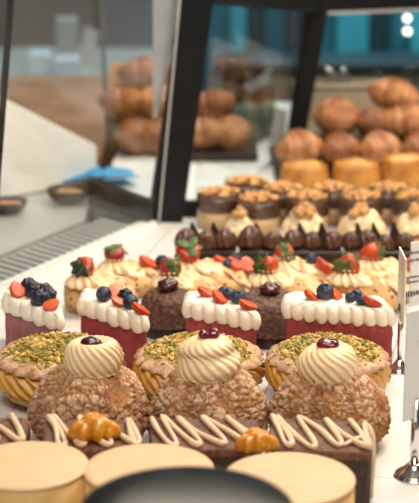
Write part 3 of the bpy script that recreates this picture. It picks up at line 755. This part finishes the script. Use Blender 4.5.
# ================================================================ CHOCOLATE JARS
def jar_proto():
    t = thing('dessert_cup', '', 'dessert cup')
    r = .0232; h = .0365
    lathe('caramel_layer', [(0, .001), (r * .93, .001), (r * .95, .0180), (0, .0180)], M_caram, t, 48, curve=False)
    lathe('chocolate_layer', [(0, .0178), (r * .955, .0178), (r * .985, .0330), (r * .9, .0335), (0, .0335)], M_verr, t, 48, curve=False)
    lathe('cup_wall', [(r * .95, 0), (r * .965, .0), (r, h), (r * 1.02, h + .0008), (r * 1.02, h + .0018), (r * .985, h + .0018), (r * .975, h)], M_jar, t, 48, curve=False)
    rnd = random.Random(5); sp = []
    for k in range(75):
        a = rnd.uniform(0, 6.28); q = sqrt(rnd.uniform(0, .72)) * r; s = rnd.uniform(.0018, .0034)
        sp.append(((q * cos(a), q * sin(a), .0350 + .0038 * (1 - q / r) + rnd.uniform(0, .001)), (s, s * .85, s * .7), 0))
    c = chunks('crumble', sp, [M_crumb], t, rnd, True); c['kind'] = 'stuff'
    return t
jp = jar_proto()
JARS = [(258, 232, 'chocolate and caramel cup with crumble, front row, left end before the corner-post cup'),
        (307, 230, 'chocolate and caramel cup with crumble, front row, behind the second walnut cream'),
        (360, 230, 'chocolate and caramel cup with crumble, front row, behind the third walnut cream'),
        (413, 230, 'chocolate and caramel cup with crumble, front row, at the right edge'),
        (219, 226, 'chocolate and caramel cup standing nearest the black corner post'),
        (282, 221, 'crumble-topped chocolate cup in the second row, before the left golden bake'),
        (333, 221, 'crumble-topped chocolate cup in the second row, before the middle golden bake'),
        (387, 221, 'crumble-topped chocolate cup in the second row, before the right golden bake'),
        (439, 221, 'crumble-topped chocolate cup in the second row, cut by the right edge'),
        (246, 214, 'crumble-topped chocolate cup farthest back on the left, beside the side glass')]
for i, (x, y, lab) in enumerate(JARS):
    o = jp if i == 0 else dup(jp)
    p = P(x, y); o.location = (p.x, p.y, D); o.rotation_euler.z = i * 1.3
    tag(o, lab, 'dessert cup', 'layered chocolate cups')

# ================================================================ GOLDEN BAKES
def bake(px, py, w, d, h, lab, seed):
    p = P(px, py); t = thing('golden_bake', lab, 'baked pastry', (p.x, p.y, D), 0, 'golden bakes')
    def mod(th, u, rr, z):
        sq = 1 / max(abs(cos(th)) ** 3 + abs(sin(th)) ** 3, .01) ** .3333
        return rr * sq * (1 + .03 * noise.noise(Vector((cos(th) * 2, sin(th) * 2, z * 60 + seed)))), z + .002 * noise.noise(Vector((cos(th) * 2 + seed, sin(th) * 2, u * 3)))
    o = lathe('crust', [(0, 0), (w * .82, 0), (w * .9, .002), (w * 1.02, h * .35), (w * 1.0, h * .7), (w * .90, h * .95), (w * .8, h), (w * .70, h * .93), (0, h * .92)], M_quiche, t, 64, 30, mod=mod)
    o.scale = (1, d / w, 1)
    b = blob('filling', w * .72, d * .72, h * .16, M_quichef, t, 40, 16, amp=.004, fs=60, pos=(0, 0, h * .93), seed=seed)
bake(304, 195, .0265, .024, .035, 'square golden bake at the left end, beside the middle post', 81)
bake(356, 193, .0265, .024, .035, 'golden bake in the middle, just behind the chocolate cups', 82)
bake(406, 194, .0270, .024, .042, 'tall yellow golden bake at the right end below the croissants', 83)

# ================================================================ CROISSANTS
def croissant_mesh(L, r, bend, seed, m):
    nseg = 84
    def fn(u, v):
        s = v * 2 - 1; a = s * bend
        rad = L / bend / 2 if bend else 0
        c = Vector((rad * sin(a), rad * (1 - cos(a)) - rad * (1 - cos(bend)) * .5, 0))
        rr = r * max(0.02, (1 - abs(s) ** 2.2)) ** .75
        k = s * 4.3; ridge = 1 + .22 * (1 - abs((k % 1) - .5) * 2) ** .6 * (1 - abs(s))
        rr *= ridge; th = u * 2 * pi
        n = Vector((sin(a) * -1, cos(a), 0)); 
        q = c + n * rr * cos(th) * 1.08 + Vector((0, 0, 1)) * (rr * sin(th) * .95)
        q += n * .0012 * noise.noise(q * 60 + Vector((seed, 0, 0)))
        return q
    vs, fs = grid(26, nseg, fn); n0 = 26
    fs = fs + [tuple(range(25, -1, -1)), tuple(nseg * n0 + i for i in range(n0))]
    return vs, fs
CM = {}
def croissant(pos, rot, lab, L=.075, r=.021, bend=.7, m=None, key=0, grp='croissants in the case'):
    k = (key, L, r, bend, (m or M_crois).name)
    if k not in CM:
        vs, fs = croissant_mesh(L, r, bend, key, m)
        o = link('croissant', vs, fs, m or M_crois, None, True); CM[k] = o.data
    else:
        o = bpy.data.objects.new('croissant', CM[k]); C.objects.link(o)
    o.location = pos; o.rotation_euler = tuple(R(a) for a in rot); return tag(o, lab, 'croissant', grp)
def CR(px, py, Y, *a, **k): return croissant(Q(px, py, Y), *a, **k)
def CW(px, Y, z, *a, **k):
    q = Q(px, 150, Y); return croissant((q.x, Y, D + z), *a, **k)
CW(296, 1.835, .029, (0, 0, 35), 'croissant low on the left of the pile, above the left golden bake', L=.062, r=.0215)
CW(336, 1.835, .027, (0, 0, 50), 'croissant low in the pile, above the middle golden bake', L=.060, r=.0195, m=M_crois2, key=2)
CW(376, 1.835, .028, (0, 0, 40), 'croissant low in the pile, above the right golden bake', L=.060, r=.0205, key=3)
CW(418, 1.835, .028, (0, 0, 45), 'croissant low at the right edge of the pile', L=.062, r=.0205, m=M_crois2, key=1)
CW(334, 1.935, .046, (0, 0, 155), 'croissant on the left shoulder of the pile, before the cream tub', L=.060, r=.0235, key=5)
CW(406, 1.920, .046, (0, -4, 8), 'long ridged croissant on the second tier, right edge', L=.082, r=.0205, key=4)
CW(370, 1.925, .042, (0, 10, 60), 'shadowed croissant in the middle of the pile between the tiers', L=.058, r=.019, m=M_crois2, key=5)
CW(393, 1.955, .072, (0, 12, -12), 'topmost croissant of the pile', L=.072, r=.0205, key=6)
t = thing('serving_tray', 'dark tray under the pile of croissants', 'tray', (.165, 1.865, D))
box('tray_bottom', (-.09, -.07, 0), (.13, .100, .005), M_dark, t, .002)
box('tray_riser', (-.045, .032, .005), (.125, .095, .024), M_dark, t, .002)
# cream tub with tongs and glasses
p = P(352, 138); t = thing('cream_tub', 'square cream-coloured tub behind the croissants, holding silver tongs', 'tub', (.150, 2.045, D))
for nm, lo, hi in (('tub_wall', (-.042, -.03, 0), (.075, -.027, .072)), ('tub_wall', (-.042, .027, 0), (.075, .03, .072)), ('tub_wall', (-.042, -.03, 0), (-.039, .03, .072)), ('tub_wall', (.072, -.03, 0), (.075, .03, .072)), ('tub_floor', (-.042, -.03, 0), (.075, .03, .003))):
    box(nm, lo, hi, M_tub, t, .0008)
box('tub_rim', (-.045, -.034, .070), (.078, -.0305, .076), M_tub, t, .001)
for x, a, lab in ((336, -.014, 'bright silver tongs leaning left out of the cream tub'), (346, -.004, 'second pair of silver tongs beside the bright tongs')):
    q = Q(x, 104, 2.03); tt = thing('tongs', lab, 'tongs', (q.x, 2.045, D + .004))
    for s in (-1, 1):
        tube('tong_arm', [(s * .004 + .012, s * .003, 0), (s * .004, s * .002, .07), (s * .0025 + a * .4, 0, .083), (a, 0, .088)], lambda u: .0022, M_chrome, tt, 8)
def glassjar(loc, r, h, lab, m=M_jarg, name='glass_jar'):
    t = thing(name, lab, 'glass jar', loc, 0, 'clear glass jars')
    lathe('jar_body', [(0, 0), (r * .9, 0), (r, .004), (r, h * .85), (r * .8, h * .95), (r * .85, h), (r * .78, h), (r * .74, h * .95), (r * .94, h * .84), (r * .93, .006), (0, .004)], m, t, 36, curve=False)
    lathe('jar_content', [(0, .006), (r * .88, .006), (r * .9, h * .55), (0, h * .56)], M_grayg, t, 30, curve=False)
    return t
for i, (x, Y, h, lab) in enumerate([(366, 2.12, .062, 'clear glass jar behind the tub, left of the pair'), (377, 2.14, .070, 'clear glass jar behind the tub, right of the pair'), (410, 2.10, .085, 'clear glass jar behind the topmost croissant')]):
    q = Q(x, 100, Y); glassjar((q.x, Y, D), .012, h, lab)

# ================================================================ PRICE CARDS
def card_holder(px, py, lab, w, h, z0, yaw, stem, lines, m=M_card, xoff=0, base=.0085, name='price_card_holder'):
    p = P(px, py); t = thing(name, lab, 'price card', (p.x, p.y, D), 0, 'price card holders')
    lathe('holder_base', [(0, 0), (base, 0), (base, .0015), (base * .92, .003), (base * .55, .006), (base * .3, .009), (0, .0095)], M_chrome, t, 40, 24)
    tube('stem', [(0, 0, .006), (0, 0, z0 + .012)], stem, M_chrome, t, 12)
    rot = Matrix.Rotation(R(yaw), 3, 'Z') @ Matrix.Rotation(R(-8), 3, 'X')
    box('clip', (-.004, -.0022, z0 - .002), (.004, .0022, z0 + .008), M_chrome, t, .0006, rot=Matrix.Rotation(R(yaw), 3, 'Z'))
    c = box('card', (-w / 2 + xoff, -.0006, z0), (w / 2 + xoff, .0006, z0 + h), m, t, .0002, rot=Matrix.Rotation(R(yaw), 3, 'Z'))
    vs = []; fs = []; rnd = random.Random(int(px))
    for (zz, hh, x0, x1) in lines:
        x = x0
        while x < x1:
            l = rnd.uniform(.0012, .0028); v, f = boxv((x, -.0008, z0 + zz + rnd.uniform(0, hh * .3)), (x + l, -.00055, z0 + zz + hh * rnd.uniform(.7, 1)))
            o = len(vs); vs += [Matrix.Rotation(R(yaw), 3, 'Z') @ Vector(q) for q in v]; fs += [tuple(i + o for i in ff) for ff in f]; x += l + .0007
    if vs: link('lettering', vs, fs, M_ink, c, False)
    return t
card_holder(399, 371, 'thin price card seen edge-on, in a chrome holder beside the widest red slice', .036, .052, .041, 91, .0022, [])
card_holder(424, 350, 'white price card with small grey lettering at the right edge, behind the edge-on card', .052, .052, .038, 28, .0022,
    [(.042, .003, -.021, .004), (.036, .003, -.021, .01), (.023, .002, -.021, .012), (.019, .002, -.021, .008), (.008, .005, -.021, .012)], M_cardg, .010)
card_holder(414, 476, 'large blurred white price card on chrome stand, nearest the camera on the right', .060, .072, .040, 40, .0030, [], M_cardg, .018, .0125)

# ================================================================ BEYOND THE GLASS: neighbour counter, bread, cloth
side = thing('side_counter', 'white neighbouring counter beyond the corner post', 'counter', (0, 0, 0))
sp = [P(150, 219), P(203, 219), Vector((E2.x - .012, E2.y + .015, D)), Vector((far.x - .03, far.y - .0, D)), Vector((far.x - .06, 2.33, D)), Vector((-.20, 2.33, D)), Vector((-.115, 1.80, D))]
pa, pb = P(94, 198), P(150, 218)
sp2 = [(pb.x, pb.y), (-.042, 1.632), (.002, 1.66), (E2.x - .016, E2.y), (far.x - .02, far.y), (-.105, far.y + .02), (-.118, 1.86), (pa.x, pa.y)]
prism('counter_top', sp2, D - .03, D - .001, M_cardg, side)
prism('counter_body', sp2, 0, D - .03, M_greyw, side)
CRX = [(203, 128, 1.93, (0, 0, 20), 'blurred reflected croissant, built solid beside the corner post behind the side glass', M_crois), (228, 130, 1.93, (0, 8, 160), 'blurred reflected croissant, built solid right of another, low behind the side glass', M_crois),
       (212, 108, 1.955, (0, -8, 10), 'blurred reflected croissant, built solid atop the pair behind the side glass', M_crois2)]
for (x, y, Y, rot, lab, m), z in zip(CRX, (.030, .030, .060)): CW(x, Y, z, rot, lab, L=.060, r=.0185, m=m, key=9, grp='croissant reflections built solid behind the side glass')  # reflections in the side glass, built as solid croissants behind it
trayb = thing('bread_tray', 'dark tray under the blurred croissants beyond the side glass', 'tray', (.004, 1.945, D - .001))
box('tray_plate', (-.055, -.045, 0), (.055, .045, .012), M_dark, trayb, .003)
for i, (x, Y, r, h, lab) in enumerate([(248, 2.03, .020, .085, 'grey-green glass jar beyond the side glass, left of the white card'), (233, 2.07, .016, .10, 'tall glass jar behind the blurred croissants beyond the side glass'), (262, 2.06, .018, .075, 'short glass jar nearest the middle post beyond the side glass')]):
    q = Q(x, 130, Y); glassjar((q.x, Y, D - .001), r, h, lab)
q0 = Q(277, 142, 1.965)
t = thing('menu_card', 'white upright card standing by the middle post beyond the side glass', 'card', (q0.x, 1.965, D - .001))
solid = [(-.011, 0, .002), (.008, 0, .002), (.012, 0, .05), (-.002, 0, .056)]
hexa('card_panel', [Vector(v) for v in solid], [Vector(v) + Vector((0, .003, 0)) for v in solid], M_card, t); box('card_foot', (-.011, -.006, 0), (.009, .008, .003), M_card, t)
# bread pile left of post
for (x, Y, z, rot, m, lab) in [(131, 1.95, .022, (0, 0, 70), M_crois2, 'brown croissant low in the heap left of the corner post'), (154, 1.95, .022, (0, 0, 60), M_crois2, 'brown croissant low in the heap, touching the corner post'),
        (124, 1.985, .060, (0, 0, 20), M_crois2, 'brown croissant at the upper left of the heap left of the corner post'), (152, 1.985, .060, (0, 0, 150), M_crois, 'brown croissant in the middle tier of the heap beside the corner post'),
        (143, 2.00, .092, (0, 0, 15), M_crois2, 'topmost brown croissant of the heap left of the corner post')]:
    CW(x, Y, z, rot, lab, L=.068, r=.020, m=m, key=12, grp='croissants heaped left of the post')
bk = thing('bread_rack', 'dark low bread rack behind the heap left of the corner post', 'rack', (-.083, 2.01, D - .001))
box('rack_base', (-.045, -.02, 0), (.04, .03, .038), M_brownw, bk, .003); box('rack_back', (-.045, .03, 0), (.04, .036, .10), M_bun, bk, .002)
# wooden counter behind the white board
wc = thing('wooden_counter', 'tan wooden counter top in the left background', 'counter', (0, 0, 0))
prism('wood_top', [(-.62, 1.93), (-.135, 1.93), (-.115, 2.56), (-.75, 2.56)], D - .04, D - .001, M_wood, wc)
prism('wood_body', [(-.62, 1.96), (-.14, 1.96), (-.12, 2.54), (-.72, 2.54)], 0, D - .04, M_brownw, wc)
# reflection of a white card in the left pane, built as a solid board
a = P(-14, 200, .002); b = P(97, 181, .002)
top_a = a + Vector((0, 0, .124)); top_b = b + Vector((0, 0, .041))
w = Vector((-.004, .010, 0))
t = link('reflected_card', [a, b, b + w, a + w, top_a, top_b, top_b + w, top_a + w], [(3, 2, 1, 0), (4, 5, 6, 7), (0, 1, 5, 4), (1, 2, 6, 5), (2, 3, 7, 6), (3, 0, 4, 7)], M_card, None, False)
tag(t, 'large blank white tapering card reflection, built as a board behind the left glass', 'board')
# dark reflections under the board, built as solid bowls
def bowl(px, py, r, lab, seed):
    p = P(px, py); t = thing('bowl', lab, 'bowl', (p.x, p.y, D + .0008), 0, 'dark reflections built as bowls on the steel ledge')
    lathe('bowl_wall', [(0, 0), (r * .5, 0), (r * .85, r * .25), (r, r * .62), (r * .95, r * .62), (r * .8, r * .3), (r * .45, r * .1), (0, r * .09)], M_brownw, t, 40, 24)
    blob('bowl_content', r * .7, r * .7, r * .18, M_bun, t, 30, 14, amp=.003, fs=90, pos=(0, 0, r * .42), seed=seed)
bowl(69, 203, .024, 'dark brown reflection built as a filled bowl before the white board, right of the pair', 1)
bowl(9, 213, .020, 'dark reflection built as a bowl at the left edge, before the white board', 2)
# blue cloth
pc = P(97, 186); 
def cl(u, v):
    x = (u - .5) * .085; y = (v - .5) * .05
    return Vector((x, y, .006 + .010 * (1 + noise.noise(Vector((x * 60, y * 60, 2)))) * (1 - abs(u - .5) * 1.2)))
v, f = grid(30, 22, cl, wrap=False)
o = link('napkin', v, f, M_bluec, None, True, loc=(pc.x, pc.y + .01, D)); s = o.modifiers.new('thickness', 'SOLIDIFY'); s.thickness = .002
o.rotation_euler.z = R(18); tag(o, 'bright blue crumpled cloth in front of the white board, at its right end', 'cloth')
# slim reflection of a pane joint, built as a solid rod
q0 = Q(107, 142, 2.00); q1 = Q(100, -12, 2.0)
o = tube('joint_reflection', [Vector((q0.x + .001, 2.0, D - .0)), Vector((q1.x, 2.0, q1.z + .02))], .0022, M_slot, None, 12)
tag(o, 'slim dark reflection of a pane joint, built as a rod left of the croissant heap', 'reflection')

# ---------------------------------------------------------------- far background furniture
bc = thing('service_counter', 'grey service counter in the far left background', 'counter', (0, 0, 0))
box('counter_top', (-.75, 2.86, D - .085), (-.06, 3.3, D - .062), M_grayg, bc); box('counter_body', (-.73, 2.88, 0), (-.08, 3.28, D - .085), M_slate, bc)
def bgbox(name, px0, px1, py0, Y, zb, m, lab, cat, th=.05, bev=.004):
    a = Q(px0, py0, Y); b = Q(px1, py0, Y)
    o = box(name, (a.x, Y, D + zb), (b.x, Y + th, a.z), m, None, bev); return tag(o, lab, cat)
ZC = -.062
bgbox('paper_stack', 27, 50, 54, 2.95, ZC, M_pblue, 'pale blue stack of papers on the grey service counter', 'papers', .08)
bgbox('storage_box', 55, 76, 19, 3.0, ZC, M_grayg, 'grey-green upright box on the grey service counter', 'box', .05)
bgbox('blue_tray', 52, 78, 59, 2.90, ZC, M_pblue, 'light blue low tray before the grey-green box', 'tray', .06)
a = Q(78, 64, 3.02); b = Q(92, 64, 3.02); c = Q(99, 33, 3.02); d = Q(84, 26, 3.02)
for v_ in (a, b): v_.z = D + ZC
o = hexa('leaning_panel', [a, b, c, d], [x + Vector((0, .012, 0)) for x in (a, b, c, d)], M_alu, None); tag(o, 'grey tilted panel standing on the service counter, by the slim upright reflection', 'panel')
bgbox('pale_tray', 108, 136, 72, 2.93, ZC, M_tub, 'pale shallow tray on the service counter behind the croissant heap', 'tray', .1)
bgbox('pale_cup', 143, 152, 57, 2.92, ZC, M_tub, 'pale cup on the service counter next to the corner post', 'cup', .03)
# grey low wall behind the case on the right
gw = thing('stone_counter', 'grey stone counter behind the croissants, below the teal cabinets', 'counter', (0, 0, 0))
box('stone_front', (.02, 2.62, 0), (1.2, 2.66, D + .0), M_greyw, gw, .003); box('stone_ledge', (.01, 2.60, D + .0), (1.2, 2.72, D + .014), M_teald, gw, .003)
# teal cabinets in the back
tc_ = thing('wall_cabinet', 'long teal wall cabinet across the far background', 'cabinet', (0, 0, 0))
box('cabinet_body', (-.02, 3.62, D - .45), (.95, 4.0, D + .6), M_teald, tc_)
for x0, x1, m in ((205, 228, M_teal), (229, 246, M_tealb), (247, 262, M_teald), (263, 284, M_teal), (285, 300, M_slate), (301, 332, M_teal), (333, 366, M_tealb), (367, 384, M_teald), (385, 405, M_teal), (406, 440, M_tealb)):
    a = (x0 - 209.5) / F * 3.68; b = (x1 - 209.5) / F * 3.68
    dd = box('cabinet_door', (a + .002, 3.60, D - .26), (b - .002, 3.618, D + .5), m, tc_, .002)
sl = thing('slate_cupboard', 'slate grey tall cupboard behind the service counter', 'cupboard', (0, 0, 0))
box('cupboard_body', (-.25, 3.72, 0), (-.03, 4.1, D + .6), M_slate, sl, .004); box('cupboard_door', (-.245, 3.70, .1), (-.035, 3.718, D + .58), M_slate, sl, .003)
br = thing('brown_cupboard', 'dark brown tall cupboard at the far left', 'cupboard', (0, 0, 0))
box('cupboard_body', (-.9, 3.72, 0), (-.265, 4.1, D + .6), M_brownw, br, .004); box('cupboard_door', (-.895, 3.70, .1), (-.27, 3.718, D + .58), M_brownw, br, .003)
M_bulb = emit_mat('bulb_glow', (1, .95, .85), 6)
for (x, y, lab) in ((408, 19, 'small round glowing lamp on the teal cabinet, upper of two'), (408, 32, 'small round glowing lamp on the teal cabinet, lower of two')):
    q = Q(x, y, 3.58); o = blob('spot_lamp', .0055, .0055, .0055, M_bulb, None, 16, 10); o.location = (q.x, 3.592, q.z); tag(o, lab, 'lamp', 'glowing cabinet lamps')

# ================================================================ ROOM
def struct(name, lo, hi, m):
    o = box(name, lo, hi, m); o['kind'] = 'structure'; return o
struct('floor', (-3, -3, -.1), (3, 5, 0), M_floor)
struct('wall_back', (-3, 5, 0), (3, 5.1, 3), M_wallb)
struct('wall_left', (-3.1, -3, 0), (-3, 5, 3), M_wall)
struct('wall_right', (3, -3, 0), (3.1, 5, 3), M_wall)
struct('ceiling', (-3, -3, 3), (3, 5, 3.1), M_ceil)

# ================================================================ LIGHT
def area(name, loc, target, sx, sy, e, c):
    l = bpy.data.lights.new(name, 'AREA'); l.shape = 'RECTANGLE'; l.size = sx; l.size_y = sy; l.energy = e; l.color = c
    o = bpy.data.objects.new(name, l); C.objects.link(o); o.location = loc
    o.rotation_euler = (Vector(target) - Vector(loc)).to_track_quat('-Z', 'Y').to_euler(); return o
area('key_lamp', (.42, 1.32, D + .85), (.02, 1.12, D), .30, .60, 11.8, (1, .86, .68))
area('deck_strip_lamp', (.15, 1.9, D + .75), (.1, 1.75, D), .8, .25, 3.6, (1, .84, .64))
area('front_fill_light', (-.05, -.15, 2.85), (-.25, 1.8, D), 1.0, 1.0, 46, (1, .89, .78))  # unseen fill light, placed to brighten the white board and the front rows
area('teal_fill_light', (.2, 2.9, 2.7), (.2, 3.6, D), 1.0, .4, 34, (.85, .95, 1))  # unseen fill light added to brighten the teal cabinets
sl_ = bpy.data.lights.new('board_fill_spot', 'SPOT'); sl_.energy = 75; sl_.spot_size = R(13); sl_.spot_blend = .7; sl_.shadow_soft_size = .06; sl_.color = (1, .90, .80)  # unseen spotlight added only to brighten the white board
so_ = bpy.data.objects.new('board_fill_spot', sl_); C.objects.link(so_); so_.location = (.8, -.3, 2.75)
so_.rotation_euler = (Vector((-.22, 1.74, D + .04)) - Vector((.8, -.3, 2.75))).to_track_quat('-Z', 'Y').to_euler()
w = bpy.data.worlds.new('world'); bpy.context.scene.world = w; w.use_nodes = True
w.node_tree.nodes['Background'].inputs['Color'].default_value = (1, .95, .90, 1); w.node_tree.nodes['Background'].inputs['Strength'].default_value = .24
vs_ = bpy.context.scene.view_settings; vs_.view_transform = 'Standard'; vs_.look = 'None'; vs_.gamma = 1; vs_.exposure = -.10
vs_.use_curve_mapping = False
